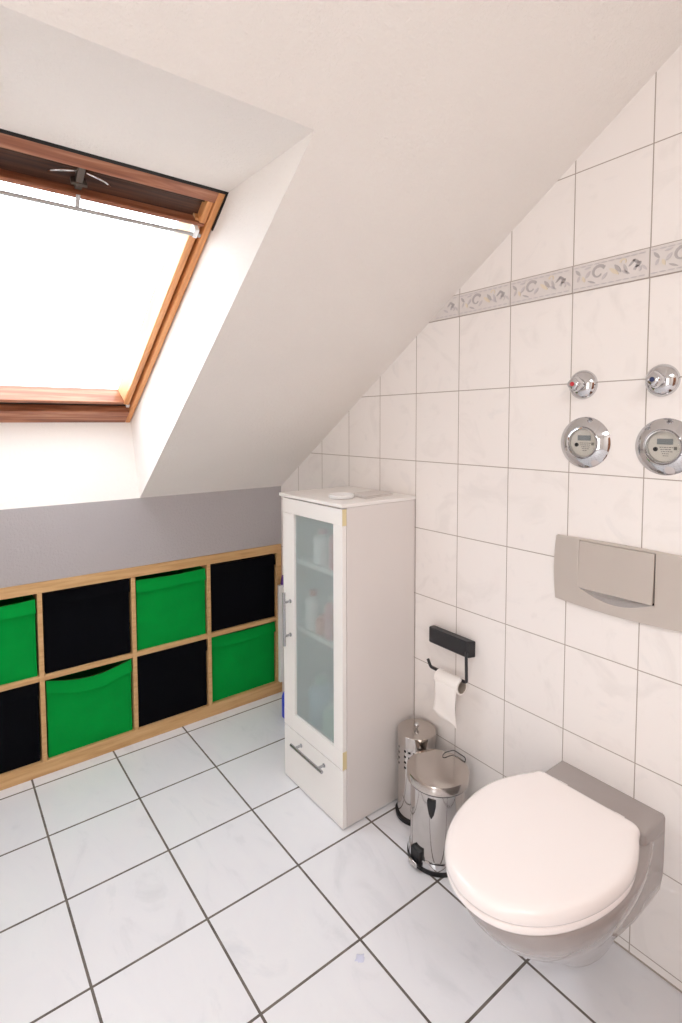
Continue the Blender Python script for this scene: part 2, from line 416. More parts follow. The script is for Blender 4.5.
# ------------------------------------------------------------------ roof window
win = bpy.data.objects.new('window_1', None); C.objects.link(win); win['kind'] = 'structure'
ex = Vector((1, 0, 0)); es = Vector((0, 1, SL)).normalized(); eo = Vector((0, -SL, 1)).normalized()
# window space: x, s (down the slope), o (outward) ; origin at the top edge of the shaft end
win.matrix_world = Matrix(((ex.x, es.x, eo.x, 0), (ex.y, es.y, eo.y, WY0), (ex.z, es.z, eo.z, wz(WY0)), (0, 0, 0, 1)))
WS = (WY1-WY0)*LS
x0, x1 = WXL+.004, WXR-.004
fw_ = .021
def wpart(name, bm, mat, parent=win, **kw): return link(name, bm, mat, parent, **kw)
wpart('frame_side', B(x1-fw_, x1, 0, WS, -.004, .12), 'pine_s', bevel=.003)
wpart('frame_side', B(x0, x0+fw_, 0, WS, -.004, .12), 'pine_s', bevel=.003)
wpart('frame_head', B(x0+fw_, x1-fw_, 0, .040, -.004, .12), 'pine_x', bevel=.003)
wpart('frame_sill', B(x0+fw_, x1-fw_, 1.122, WS, -.004, .12), 'pine_x', bevel=.003)
wpart('sealing_strip', B(x0, x1+.004, -.009, .0, -.009, .03), 'dark_gap')
wpart('sealing_strip', B(x1, x1+.005, 0, .13, -.009, .03), 'dark_gap')
# sash
gap = .008
sx0, sx1 = x0+fw_+gap, x1-fw_-gap
sw = .024
bm = bmesh.new(); box(bm, x0+fw_, sx0+.004, .13, 1.112, .055, .12); box(bm, sx1-.004, x1-fw_, .13, 1.112, .055, .12); box(bm, sx0, sx1, 1.081, 1.122, .030, .075)
wpart('gap_seal', bm, 'dark_gap')
sash = wpart('sash', B(sx1-sw, sx1, .11, 1.083, .008, .080), 'pine_s', bevel=.003)
wpart('sash_side', B(sx0, sx0+sw, .11, 1.083, .008, .080), 'pine_s', bevel=.003)
wpart('sash_rail', B(sx0+sw, sx1-sw, 1.066, 1.083, .008, .080), 'pine_x', bevel=.003)
def bead(p, q, dx, ds):   # sloped glazing bead
    bm = bmesh.new(); prism(bm, [(p[0], p[1], .018), (p[0], p[1], .078), (p[0]+dx, p[1]+ds, .078)], (q[0]-p[0], q[1]-p[1], 0)); return bm
wpart('glazing_bead', bead((sx1-sw, .11), (sx1-sw, 1.066), -.016, 0), 'pine_lit')
wpart('glazing_bead', bead((sx0+sw, .11), (sx0+sw, 1.066), .016, 0), 'pine_lit')
wpart('glass', B(sx0+sw, sx1-sw, .10, 1.068, .072, .078), 'pane')
# ventilation flap under the head: a recessed dark board and its lower lip
bm = bmesh.new(); box(bm, sx0, sx1-.012, .040, .120, .030, .085); box(bm, sx0, sx1-.012, .040, .058, .016, .034)
wpart('vent_flap', bm, 'pine_dark', bevel=.002)
wpart('flap_lip', B(sx0-.004, sx1+.004, .118, .131, -.002, .085), 'pine_x', bevel=.004)
wpart('flap_end', B(sx1-.014, sx1+.006, .040, .118, -.001, .085), 'pine_s', bevel=.003)
cx = -1.107
bm = bmesh.new(); box(bm, cx-.009, cx+.009, .040, .112, .010, .034); box(bm, cx-.02, cx+.02, .090, .098, .006, .03)
latch = wpart('latch', bm, 'latch', bevel=.002)
bm = bmesh.new()
for sgn in (-1, 1):
    tube(bm, arcpts([(cx+sgn*.012, .058, .012), (cx+sgn*.055, .064, .004), (cx+sgn*.075, .078, .012)], .012), .0035)
wpart('latch_wing', bm, 'chrome', latch, smooth=True)
bm = bmesh.new(); tube(bm, [(sx0+.01, .150, -.018), (cx, .150, -.018), (sx1-.004, .150, -.018)], .0055)
rod = wpart('control_rod', bm, 'rail', smooth=True, ang=40)
bm = bmesh.new(); tube(bm, [(cx, .118, -.001), (cx, .150, -.016)], .0055); wpart('rod_bracket', bm, 'rail', rod, smooth=True, ang=40)
bm = bmesh.new(); box(bm, sx1-.028, sx1-.014, .128, .158, -.024, .012); wpart('rod_holder', bm, 'white_plastic', rod, bevel=.002)
bm = bmesh.new(); box(bm, sx0+.014, sx0+.028, .128, .158, -.024, .012); wpart('rod_holder', bm, 'white_plastic', rod, bevel=.002)
wpart('corner_clip', B(x1-fw_-.014, x1-fw_-.002, 1.094, 1.108, .012, .035), 'white_plastic')

# ------------------------------------------------------------------ shelf unit in the knee wall
su = thing('shelf_unit', 'long low birch cube shelf with two rows, built into the foot of the knee wall', 'shelf', (0, D, 0))
fy0, fy1 = -.004, .388
link('top_panel', B(SX0, SX1, fy0, fy1, .748, SH-.001), 'birch', su, bevel=.0015)
link('bottom_panel', B(SX0, SX1, fy0, fy1, .001, .058), 'birch', su, bevel=.0015)
link('side_panel', B(SX1-.030, SX1, fy0+.0005, fy1, .058, .748), 'birch', su, bevel=.0015)
link('side_panel', B(SX0, SX0+.030, fy0+.0005, fy1, .058, .748), 'birch', su, bevel=.0015)
colx = [(-.397, SX1-.030), (-.749, -.415), (-1.113, -.767), (SX0+.030, -1.131)]
for i, (xl, xr) in enumerate(colx):
    if i < 3: link('divider', B(xl-.018, xl, fy0+.003, fy1, .058, .748), 'birch', su, bevel=.001)
    link('shelf_board', B(xl, xr, fy0+.003, fy1, .389, .410), 'birch', su, bevel=.001)
rows = ((.058, .389), (.410, .748))
def bin_(x0, x1, z0, z1, m, label, sag, top, seed, back=0.006):
    rnd = random.Random(seed)
    w_ = (x1-x0)-.012; h = top
    t = thing('fabric_bin', label, 'bin', ((x0+x1)/2, D+back, z0+.0005), 0, 'fabric bins in the cube shelf')
    bm = bmesh.new(); nx, nz = 14, 12
    ph = rnd.uniform(0, 6)
    def front(i, j, yo, inner=0):
        u = i/nx; v = j/nz
        x = (u-.5)*(w_-.003*math.sin(PI*v)); zt = h-sag*math.sin(PI*u)
        z = v*zt
        y = yo-.003*math.sin(u*PI)*math.sin(v*PI*.9)+.0012*math.sin(3*v+2*u+ph)
        return (x, y+.006, z)
    G = [[bm.verts.new(front(i, j, 0)) for i in range(nx+1)] for j in range(nz+1)]
    for j in range(nz):
        for i in range(nx): bm.faces.new((G[j][i], G[j][i+1], G[j+1][i+1], G[j+1][i]))
    # sides, back, bottom, with an inner skin at the front
    dpt = .36; hw = w_/2
    bl0, bl1 = bm.verts.new((-hw, dpt, 0)), bm.verts.new((-hw, dpt, h-.004)); br0, br1 = bm.verts.new((hw, dpt, 0)), bm.verts.new((hw, dpt, h-.004))
    left = [G[j][0] for j in range(nz+1)]; right = [G[j][nx] for j in range(nz+1)]
    bm.faces.new([bl0]+left+[bl1]); bm.faces.new([br1]+right[::-1]+[br0]); bm.faces.new((bl0, bl1, br1, br0))
    bm.faces.new([G[0][i] for i in range(nx+1)]+[br0, bl0])
    I = [bm.verts.new(Vector(G[nz][i].co)+Vector((0, .006, 0))) for i in range(nx+1)]; I0 = [bm.verts.new(Vector((v.co.x, v.co.y+.012, .01))) for v in I]
    for i in range(nx):
        bm.faces.new((G[nz][i], G[nz][i+1], I[i+1], I[i])).material_index = 1
        bm.faces.new((I[i], I[i+1], I0[i+1], I0[i])).material_index = 1
    link('bin_body', bm, [m, 'lining'], t, smooth=True, ang=50)
    # the folded hem, with the stitched step below it
    bm = bmesh.new(); hh = .052
    H = []
    for j, (v, yo) in enumerate(((1.0, -.0005), (1.0, -.0050), (.55, -.0065), (.12, -.0120), (0, -.0110), (0, .0))):
        row = []
        for i in range(nx+1):
            u = i/nx; zt = h-sag*math.sin(PI*u); z = zt-hh*(1-v)-.003*math.sin(5*u+ph)*(1-v)+.0012*(v)
            f = front(i, min(nz, max(0, nz*z/zt)), 0)
            row.append(bm.verts.new(((u-.5)*(w_+.001), f[1]+yo, z)))
        H.append(row)
    for A_, B_ in zip(H, H[1:]):
        for i in range(nx): bm.faces.new((A_[i], A_[i+1], B_[i+1], B_[i]))
    link('folded_hem', bm, m, t, smooth=True, ang=60)
    return t
(c1, c2, c3, c4) = colx
r0, r1 = rows
bin_(*c1, *r1, 'black', 'black fabric bin in the top row at the right end, beside the white cabinet', .004, .328, 1)
bin_(*c1, *r0, 'green', 'green fabric bin in the bottom row at the right end, beside the white cabinet', .005, .322, 2, .012)
bin_(*c2, *r1, 'green', 'green fabric bin in the top row between two black bins', .005, .318, 3)
bin_(*c2, *r0, 'black', 'black fabric bin in the bottom row between two green bins', .004, .326, 4)
bin_(*c3, *r1, 'black', 'black fabric bin in the top row, above the sagging green bin, with frayed lower edge', .003, .330, 5)
bin_(*c3, *r0, 'green', 'green fabric bin in the bottom row whose front sags open showing brown lining', .030, .322, 6)
bin_(*c4, *r1, 'green', 'green fabric bin in the top row, cut off by the left edge of the photo', .006, .312, 7)
bin_(*c4, *r0, 'black', 'black fabric bin in the bottom row, cut off by the left edge of the photo', .004, .328, 8)

# ------------------------------------------------------------------ white cabinet
CY0, CY1, CXF, CT = .800, 1.184, -.347, 1.133
cab = thing('bathroom_cabinet', 'tall narrow white cabinet with frosted glass door and one drawer, against the tiled wall', 'cabinet', (0, 0, 0))
th = .016; bx = CXF+.019
link('side_panel', B(bx, -.004, CY0, CY0+th, .006, CT), 'cab_side', cab, bevel=.001)
link('side_panel', B(bx, -.004, CY1-th, CY1, .002, CT), 'cab_side', cab, bevel=.001)
link('back_panel', B(-.010, -.004, CY0+th, CY1-th, .03, CT), 'white_lac', cab)
link('bottom_panel', B(bx, -.010, CY0+th, CY1-th, .20, .216), 'cab_side', cab)
link('plinth', B(bx+.03, bx+.045, CY0+th, CY1-th, .002, .03), 'cab_side', cab)
link('top_panel', B(CXF-.006, -.002, CY0-.003, CY1+.018, CT+.001, CT+.014), 'white_lac', cab, bevel=.002)
link('shelf', B(-.305, -.012, CY0+th, CY1-th, .602, .618), 'white_lac', cab)
link('shelf', B(-.305, -.012, CY0+th, CY1-th, .870, .886), 'white_lac', cab)
# door: stiles and rails around frosted glass
gy0, gy1, gz0, gz1 = .853, 1.104, .283, 1.072
dz0, dz1 = .219, CT-.004
fx0, fx1 = CXF, CXF+.017
bm = bmesh.new()
box(bm, fx0, fx1, CY0+.001, gy0, gz0, gz1); box(bm, fx0, fx1, gy1, CY1-.001, gz0, gz1)
door = link('door', bm, 'white_lac', cab, bevel=.001)
def rail_(z0, z1):
    bm = bmesh.new(); box(bm, fx0, fx1, CY0+.001, CY1-.001, z0, z1); box(bm, fx0-.0003, fx1, CY0+.0003, CY0+.0012, z0, z1, 1); return bm
link('door_rail', rail_(dz0, gz0-.0008), ['white_lac', 'yellowed'], door)
link('door_rail', rail_(gz1+.0008, dz1), ['white_lac', 'yellowed'], door)
link('frosted_pane', B(fx0+.008, fx0+.012, gy0-.004, gy1+.004, gz0-.004, gz1+.004), 'frosted', door)
def bar_handle(L, post, vertical):
    bm = bmesh.new(); a_ = L/2; p = post/2
    v = lambda s, o: (-o, 0, s) if vertical else (-o, s, 0)
    tube(bm, [v(-a_, .030), v(0, .030), v(a_, .030)], .0058, 14)
    tube(bm, [v(-p, 0), v(-p, .028)], .0048, 12); tube(bm, [v(p, 0), v(p, .028)], .0048, 12)
    tube(bm, [v(-p, 0), v(-p, .003)], .0075, 14); tube(bm, [v(p, 0), v(p, .003)], .0075, 14)
    return bm
link('door_handle', bar_handle(.21, .133, True), 'handle_metal', door, smooth=True, ang=40, loc=(fx0, 1.130, .662))
dw = link('drawer_front', B(fx0, fx1, CY0+.001, CY1-.001, .006, .2145), 'white_lac', cab, bevel=.0012)
link('drawer_handle', bar_handle(.205, .150, False), 'handle_metal', dw, smooth=True, ang=40, loc=(fx0, .986, .181))
# what shows blurred through the frosted glass
def bottle(label, x, y, z, r, h, m, cap, group='bottles in the white cabinet'):
    t = thing('toiletry_bottle', label, 'bottle', (x, y, z+.001), 0, group)
    bm = bmesh.new(); lathe(bm, [(0, 0), (r*.95, 0), (r, .004), (r, h*.72), (r*.8, h*.8), (r*.4, h*.84), (r*.4, h*.86), (0, h*.86)], seg=28); link('bottle_body', bm, m, t, smooth=True, ang=50)
    bm = bmesh.new(); lathe(bm, [(0, h*.862), (r*.5, h*.862), (r*.48, h*.995), (r*.4, h), (0, h)], seg=20); link('bottle_cap', bm, cap, t, smooth=True, ang=50)
M['pink'] = plain('pink_plastic', 'e79a9c', .4, var=.05); M['orange'] = plain('salmon_plastic', 'd97a5a', .4, var=.05)
M['paleb'] = plain('pale_blue_plastic', 'a9c4d6', .4, var=.05); M['palegreen'] = plain('pale_green_plastic', 'a6c9b4', .4, var=.05)
bottle('round pink bottle behind the frosted glass on the top shelf of the cabinet', -.265, .925, .886, .037, .155, 'pink', 'white_plastic')
bottle('white bottle behind the frosted glass on the top shelf of the cabinet', -.260, 1.035, .886, .034, .130, 'white_plastic', 'pink')
bottle('white bottle with salmon cap behind the frosted glass, middle shelf, far side', -.270, 1.085, .618, .030, .150, 'white_plastic', 'orange')
bottle('pink bottle behind the frosted glass on the middle cabinet shelf, near side', -.268, .960, .618, .032, .160, 'pink', 'white_plastic')
bottle('low salmon jar behind the frosted glass, middle of the middle cabinet shelf', -.272, 1.022, .618, .026, .07, 'orange', 'orange')
bottle('squat pale green tub behind the frosted glass at the bottom of the cabinet, near side', -.255, .95, .216, .055, .16, 'palegreen', 'white_plastic')
bottle('pale blue bottle behind the frosted glass at the bottom of the cabinet, far side', -.24, 1.08, .216, .045, .20, 'paleb', 'palegreen')

# things lying on the cabinet
bm = bmesh.new(); lathe(bm, [(0, .0), (.040, 0), (.046, .003), (.048, .012), (.046, .014), (.043, .010), (.036, .006), (0, .005)], seg=48)
tag(link('soap_dish', bm, 'white_plastic', smooth=True, ang=50, loc=(-.255, .925, CT+.0145)), 'small round white dish lying on the cabinet top near its front edge', 'dish')
bm = bmesh.new()
prism(bm, [(-.205, .845, 0), (-.045, .875, 0), (-.02, .99, 0), (-.18, .975, 0)], (0, 0, .004))
prism(bm, [(-.195, .855, .0045), (-.055, .885, .0045), (-.04, .975, .0045), (-.17, .965, .0045)], (0, 0, .003))
tag(link('folded_cloth', bm, 'cab_side', bevel=.0015, loc=(0, 0, CT+.0145)), 'thin folded white cloth lying flat on the cabinet top by the wall', 'cloth')

# things in the gap between cabinet and shelf unit
wp = thing('folding_stool', 'narrow white folded step stool standing behind the cabinet, by the shelf end', 'stool', (-.021, 1.735, 0))
bm = bmesh.new(); box(bm, -.018, .004, -.010, .010, .075, .585); link('side_rail', bm, 'white_plastic', wp, bevel=.002)
bm = bmesh.new(); box(bm, .004, .018, -.008, .010, .002, .57); link('folded_panel', bm, 'cab_side', wp, bevel=.002)
bk = thing('plastic_bottle', 'bright blue plastic bottle on the floor behind the cabinet, half hidden', 'bottle', (-.098, 1.535, .001))
bm = bmesh.new(); lathe(bm, [(0, 0), (.036, 0), (.041, .006), (.041, .100), (.036, .116), (.018, .126), (.015, .128), (0, .128)], seg=40); link('bottle_body', bm, 'blue', bk, smooth=True, ang=60)
bm = bmesh.new(); lathe(bm, [(0, .1285), (.0165, .1285), (.0165, .150), (.015, .152), (0, .152)], seg=24); link('bottle_cap', bm, 'white_plastic', bk, smooth=True, ang=50)
bm = bmesh.new(); lathe(bm, [(0, .0), (.010, .002), (.0125, .02), (.010, .045), (.006, .062), (0, .066)], seg=20, sq=.8)
for v in bm.verts: v.co += Vector((.0015*math.sin(v.co.z*260), .001*math.sin(v.co.z*190+v.co.x*300), 0))
tag(link('rolled_cloth', bm, 'purple', smooth=True, loc=(-.0105, 1.736, .5705)), 'purple rolled cloth on top of the white folded stool behind the cabinet', 'cloth')

# ------------------------------------------------------------------ toilet brush holder
bh = thing('toilet_brush_holder', 'slim round steel toilet brush holder with square holes, in the corner by the cabinet', 'toilet brush holder', (-.0765, .7125, 0))
R = .068
bm = bmesh.new(); SEG = 96
zs = [.012, .05, .12, .196, .204, .216, .224, .236, .244, .256, .264, .276]
ring = [[bm.verts.new((math.cos(2*PI*i/SEG)*R, math.sin(2*PI*i/SEG)*R, z)) for i in range(SEG)] for z in zs]
for j in range(len(zs)-1):
    for i in range(SEG):
        if j in (3, 5, 7, 9) and i % 4 in (1, 2) and (i//4) % 4 != 3: continue
        bm.faces.new((ring[j][i], ring[j][(i+1) % SEG], ring[j+1][(i+1) % SEG], ring[j+1][i]))
link('perforated_body', bm, 'steel', bh, smooth=True, ang=50)
bm = bmesh.new(); lathe(bm, [(0, .013), (R-.006, .013), (R-.006, .272), (0, .272)], seg=40); link('inner_liner', bm, 'black_plastic', bh, smooth=True, ang=50)
bm = bmesh.new(); lathe(bm, [(0, .0), (R+.007, 0), (R+.008, .012), (R+.001, .0135), (0, .0135)], seg=64); link('base_ring', bm, 'black_plastic', bh, smooth=True, ang=50)
bm = bmesh.new(); lathe(bm, [(0, .276), (R+.0008, .276), (R+.0008, .3135), (R-.0008, .3152), (R-.003, .3155), (R-.020, .3157), (0, .316)], seg=80); lid = link('lid', bm, 'steel_lid', bh, smooth=True, ang=40)
bm = bmesh.new(); lathe(bm, [(0, .316), (.004, .316), (.0045, .322), (.0085, .326), (.009, .331), (.006, .336), (0, .337)], seg=24); link('lid_knob', bm, 'chrome', lid, smooth=True)

# ------------------------------------------------------------------ pedal bin
fa = math.radians(178)   # pedal direction
pb = thing('pedal_bin', 'shiny steel pedal bin with black base, on the floor between brush holder and toilet', 'bin', (-.157, .539, 0), fa)
bm = bmesh.new(); lathe(bm, [(0, 0), (.106, 0), (.108, .003), (.107, .014), (.100, .018), (0, .018)], seg=80); link('base_ring', bm, 'black_plastic', pb, smooth=True, ang=50)
bm = bmesh.new(); lathe(bm, [(.1045, .015), (.1045, .024), (.1015, .034), (.0965, .036)], seg=80); link('steel_foot_band', bm, 'chrome', pb, smooth=True, ang=50)
bm = bmesh.new(); lathe(bm, [(.0965, .018), (.0965, .238), (0, .238)], seg=96); link('bin_body', bm, 'steel', pb, smooth=True, ang=50)
bm = bmesh.new(); lathe(bm, [(.098, .234), (.107, .238), (.1085, .242), (.098, .244)], seg=96); link('lid_seal', bm, 'black_plastic', pb, smooth=True, ang=50)
bm = bmesh.new(); lathe(bm, [(.099, .242), (.111, .243), (.111, .2670), (.1095, .2688), (.1080, .2690), (.09, .2694), (0, .2700)], seg=96); link('lid', bm, 'steel_lid', pb, smooth=True, ang=40)
bm = bmesh.new(); prism(bm, [(.092, -.020, .016), (.108, -.028, .014), (.121, -.024, .014), (.121, .024, .014), (.108, .028, .014), (.092, .020, .016)], (0, 0, .012))
box(bm, .088, .110, -.024, .024, .024, .062)
ped = link('pedal', bm, 'black_plastic', pb, bevel=.003)
bm = bmesh.new(); box(bm, .1180, .1235, -.020, .020, .012, .030); link('pedal_plate', bm, 'steel', ped, bevel=.002)
bm = bmesh.new()
ga = math.radians(-150)-fa
pts = [(math.cos(ga+t_*.16)*.0975, math.sin(ga+t_*.16)*.0975, z_) for t_, z_ in ((-1, .222), (1, .222), (1, .205), (.6, .180), (0, .166), (-.6, .180), (-1, .205))]
prism(bm, pts, (math.cos(ga)*.006, math.sin(ga)*.006, 0)); link('carry_grip', bm, 'black_plastic', pb, bevel=.002)
bm = bmesh.new(); box(bm, -.120, -.095, -.024, .024, .222, .262); link('hinge', bm, 'black_plastic', pb, bevel=.003)
bm = bmesh.new(); tube(bm, arcpts([(-.062, -.036, .2710), (-.070, -.036, .278), (-.116, -.03, .276), (-.116, .03, .276), (-.10, .036, .262)], .01), .0016, 8); link('wire_loop', bm, 'black_metal', pb, smooth=True, ang=60)

for o_ in pb.children:
    o_.data.transform(Matrix.Diagonal((.905, .905, 1.0 if o_.name.startswith(('base', 'steel_foot', 'pedal')) else 1.09, 1)))
ped.children[0].data.transform(Matrix.Diagonal((.905, .905, 1, 1)))

# ------------------------------------------------------------------ paper holder and roll
ph = thing('toilet_paper_holder', 'black toilet paper holder with wire arm on the tiled wall beside the cabinet', 'toilet paper holder', (0, 0, 0))
bm = bmesh.new(); prism(bm, [(0, .515, .628), (-.030, .520, .630), (-.037, .527, .634), (-.037, .692, .634), (-.030, .699, .630), (0, .704, .628), (0, .704, .690), (-.026, .699, .687), (-.026, .520, .687), (0, .515, .690)][:6], (0, 0, .056))
link('wall_box', bm, 'black_metal', ph, bevel=.004, seg=3)
bm = bmesh.new(); pth = arcpts([(-.030, .530, .650), (-.046, .518, .645), (-.048, .514, .556), (-.050, .60, .552), (-.050, .672, .552), (-.052, .684, .578)], .008)
tube(bm, pth, .0052, 12); link('wire_arm', bm, 'black_metal', ph, smooth=True, ang=60)
tr = thing('toilet_roll', 'nearly empty toilet roll with a hanging sheet on the black holder', 'toilet roll', (-.050, .582, .5335))
bm = bmesh.new(); ys = .052
def ycyl(bm, ri, ro, y0, y1, seg=40, mi=0):
    prof = [(ri, y0), (ro, y0), (ro, y1), (ri, y1)]; rg = [[bm.verts.new((math.cos(2*PI*i/seg)*r, y, math.sin(2*PI*i/seg)*r)) for i in range(seg)] for r, y in prof]
    for a_ in range(4):
        A_, B_ = rg[a_], rg[(a_+1) % 4]
        for i in range(seg): bm.faces.new((A_[i], A_[(i+1) % seg], B_[(i+1) % seg], B_[i])).material_index = mi
ycyl(bm, .0195, .0212, -ys, ys); link('cardboard_core', bm, 'cardboard', tr, smooth=True, ang=40)
bm = bmesh.new(); ycyl(bm, .0213, .0265, -ys+.001, ys-.001); link('paper_roll', bm, 'paper', tr, smooth=True, ang=40)
bm = bmesh.new(); NX, NZ = 10, 14; G = []
for j in range(NZ+1):
    v = j/NZ; row = []
    for i in range(NX+1):
        u = i/NX; y = -ys+.002+(2*ys-.004)*u
        z = -v*(.112+.026*(1-u)); x = -.0272-.004*math.sin(v*5+u*2)*v-.002*v
        if j == NZ: z += .006*math.sin(u*7)
        y += -.003*math.sin(v*PI)*(u-.5)*2
        row.append(bm.verts.new((x, y, z)))
    G.append(row)
for j in range(NZ):
    for i in range(NX): bm.faces.new((G[j][i], G[j][i+1], G[j+1][i+1], G[j+1][i]))
sh = link('hanging_sheet', bm, 'paper', tr, smooth=True)
so = sh.modifiers.new('solid', 'SOLIDIFY'); so.thickness = .0006

# ------------------------------------------------------------------ water meters and stop valves
def meter(y, z, label):
    t = thing('water_meter', label, 'water meter', (0, y, z), 0, 'water meters in the tiled wall')
    bm = bmesh.new(); lathe(bm, [(.070, -.001), (.0705, .001), (.069, .003), (.048, .0155), (.0445, .017), (.042, .0155)], axis='x', seg=96); link('cover_rosette', bm, 'chrome', t, smooth=True, ang=30)
    bm = bmesh.new(); lathe(bm, [(.042, .0155), (.041, .0185), (.0385, .019), (.0375, .016), (.037, .004), (0, .004)], axis='x', seg=72); link('meter_ring', bm, 'chrome', t, smooth=True, ang=40)
    bm = bmesh.new(); lathe(bm, [(0, .0045), (.0365, .0045), (.0365, .008), (0, .0082)], axis='x', seg=56); dial = link('dial', bm, 'dial', t, smooth=True, ang=40)
    link('display', B(-.0095, -.0083, -.020, .016, .006, .020), 'lcd', dial)
    bm = bmesh.new(); lathe(bm, [(0, .008), (.0055, .008), (.0055, .010), (0, .010)], (0, .019, -.006), 'x', 20); link('sensor_port', bm, 'black_plastic', dial)
    bm = bmesh.new(); rnd = random.Random(int(y*1000))
    for r_ in range(5):
        zz = -.001-.0052*r_; L = .030-.003*r_; yy = .010-.002*r_
        while yy > .010-L:
            l_ = rnd.uniform(.002, .006); box(bm, -.0088, -.0083, yy-l_, yy, zz-.0009, zz+.0009); yy -= l_+.0015
    box(bm, -.0088, -.0083, -.029, -.022, -.007, .001)
    link('dial_print', bm, 'ink', dial)
    bm = bmesh.new(); lathe(bm, [(0, .0155), (.034, .0155), (.0372, .0145), (.0372, .0135), (0, .0135)], axis='x', seg=48); link('glass_cover', bm, 'pane', t, smooth=True, ang=40)
meter(.155, 1.364, 'round chrome water meter with dial set in the tiled wall, the one nearer the window')
meter(-.048, 1.359, 'round chrome water meter with dial at the right edge of the photo')
def valve(y, z, dot, label):
    t = thing('stop_valve', label, 'valve', (0, y, z), 0, 'chrome stop valves above the water meters')
    bm = bmesh.new(); lathe(bm, [(.0395, 0), (.040, .003), (.0375, .009), (.031, .016), (.022, .021), (.014, .0235), (0, .024)], axis='x', seg=72); link('rosette', bm, 'chrome', t, smooth=True, ang=60)
    bm = bmesh.new(); seg = 48; prof = [(.011, .022), (.011, .030), (.0185, .033), (.0195, .040), (.0165, .053), (.0120, .058), (0, .0590)]
    rings = []
    for r, h in prof:
        if r == 0: rings.append([bm.verts.new((-h, 0, 0))]); continue
        rings.append([bm.verts.new((-h, math.cos(2*PI*i/seg)*r*(1+.07*math.cos(4*2*PI*i/seg)), math.sin(2*PI*i/seg)*r*(1+.07*math.cos(4*2*PI*i/seg)))) for i in range(seg)])
    for A_, B_ in zip(rings, rings[1:]):
        for i in range(seg):
            j = (i+1) % seg; bm.faces.new((A_[i], A_[j], B_[0]) if len(B_) == 1 else (A_[i], A_[j], B_[j], B_[i]))
    kn = link('knob', bm, 'chrome', t, smooth=True, ang=60)
    bm = bmesh.new(); lathe(bm, [(0, .0585), (.0058, .0585), (.0058, .0600), (0, .0604)], axis='x', seg=20); link('colour_dot', bm, dot, kn)
valve(.163, 1.523, 'red', 'small chrome stop valve with a red dot above the water meter')
valve(-.037, 1.522, 'bluedot', 'small chrome stop valve with a blue dot near the right edge of the photo')

# ------------------------------------------------------------------ flush plate
fp = thing('flush_plate', 'wide brushed nickel toilet flush plate on the tiles above the toilet', 'flush plate', (0, 0, 0))
cyp = .062; PT, PB = 1.096, .912
hw = .166
def side(s):   # bulging end, s=+1 towards window
    return [(cyp+s*(hw+.006*math.sin(PI*t_/8)), PB+(PT-PB)*t_/8) for t_ in range(9)]
out = [(y, z) for y, z in side(1)] + [(cyp+hw-2*hw*t_/10, PT+.003*math.sin(PI*t_/10)) for t_ in range(1, 10)] + [(y, z) for y, z in side(-1)][::-1]
out += [(cyp-hw+2*hw*t_/16, PB-.007*math.sin(PI*t_/16)) for t_ in range(1, 16)]
by0, by1, bz0 = cyp-.100, cyp+.098, .960
# plate: outline with the opening for button and scoop, bridged
bm = bmesh.new()
nA = 14
scoop = [(by1+(by0-by1)*t_/nA, bz0-.026*math.sin(PI*t_/nA)) for t_ in range(nA+1)]
hole = [(by1, PT-.004)]+scoop+[(by0, PT-.004)]
vo = [bm.verts.new((-.011, y, z)) for y, z in out]; vh = [bm.verts.new((-.011, y, z)) for y, z in hole]
eo_ = [bm.edges.new((vo[i], vo[(i+1) % len(vo)])) for i in range(len(vo))] + [bm.edges.new((vh[i], vh[(i+1) % len(vh)])) for i in range(len(vh))]
bmesh.ops.triangle_fill(bm, use_beauty=True, use_dissolve=False, edges=eo_)
wo = [bm.verts.new((-.001, y, z)) for y, z in out]; wh = [bm.verts.new((-.003, y, z)) for y, z in hole]
for i in range(len(vo)): j = (i+1) % len(vo); bm.faces.new((vo[i], vo[j], wo[j], wo[i]))
for i in range(len(vh)): j = (i+1) % len(vh); bm.faces.new((vh[i], vh[j], wh[j], wh[i]))
link('plate', bm, 'nickel', fp, bevel=.0015)
bm = bmesh.new(); box(bm, -.0035, -.001, by0-.002, by1+.002, bz0-.020, PT-.002); link('backing', bm, 'dark_gap', fp)
bm = bmesh.new(); g_ = .0024
prism(bm, [(-.004, by1-g_, PT-.005), (-.0125, by1-g_, PT-.005), (-.0135, by1-g_, 1.03), (-.018, by1-g_, bz0+.001), (-.006, by1-g_, bz0+.006)], (0, (by0-by1)+2*g_, 0)); link('flush_flap', bm, 'nickel', fp, bevel=.001)
# polished hollow below the flap
bm = bmesh.new(); T = []
for t_ in range(nA+1):
    y, z = scoop[t_]; dpt = math.sin(PI*t_/nA)
    T.append([bm.verts.new((-.0108+(.0064*dpt)*math.sin(PI*.5*(1-s_/5))**1.0, y, bz0+.004*dpt*(1-s_/5)+(z-bz0)*(s_/5))) for s_ in range(6)])
for A_, B_ in zip(T, T[1:]):
    for s_ in range(5): bm.faces.new((A_[s_], A_[s_+1], B_[s_+1], B_[s_]))
bmesh.ops.remove_doubles(bm, verts=bm.verts, dist=.0001)
link('finger_hollow', bm, 'chrome', fp, smooth=True)

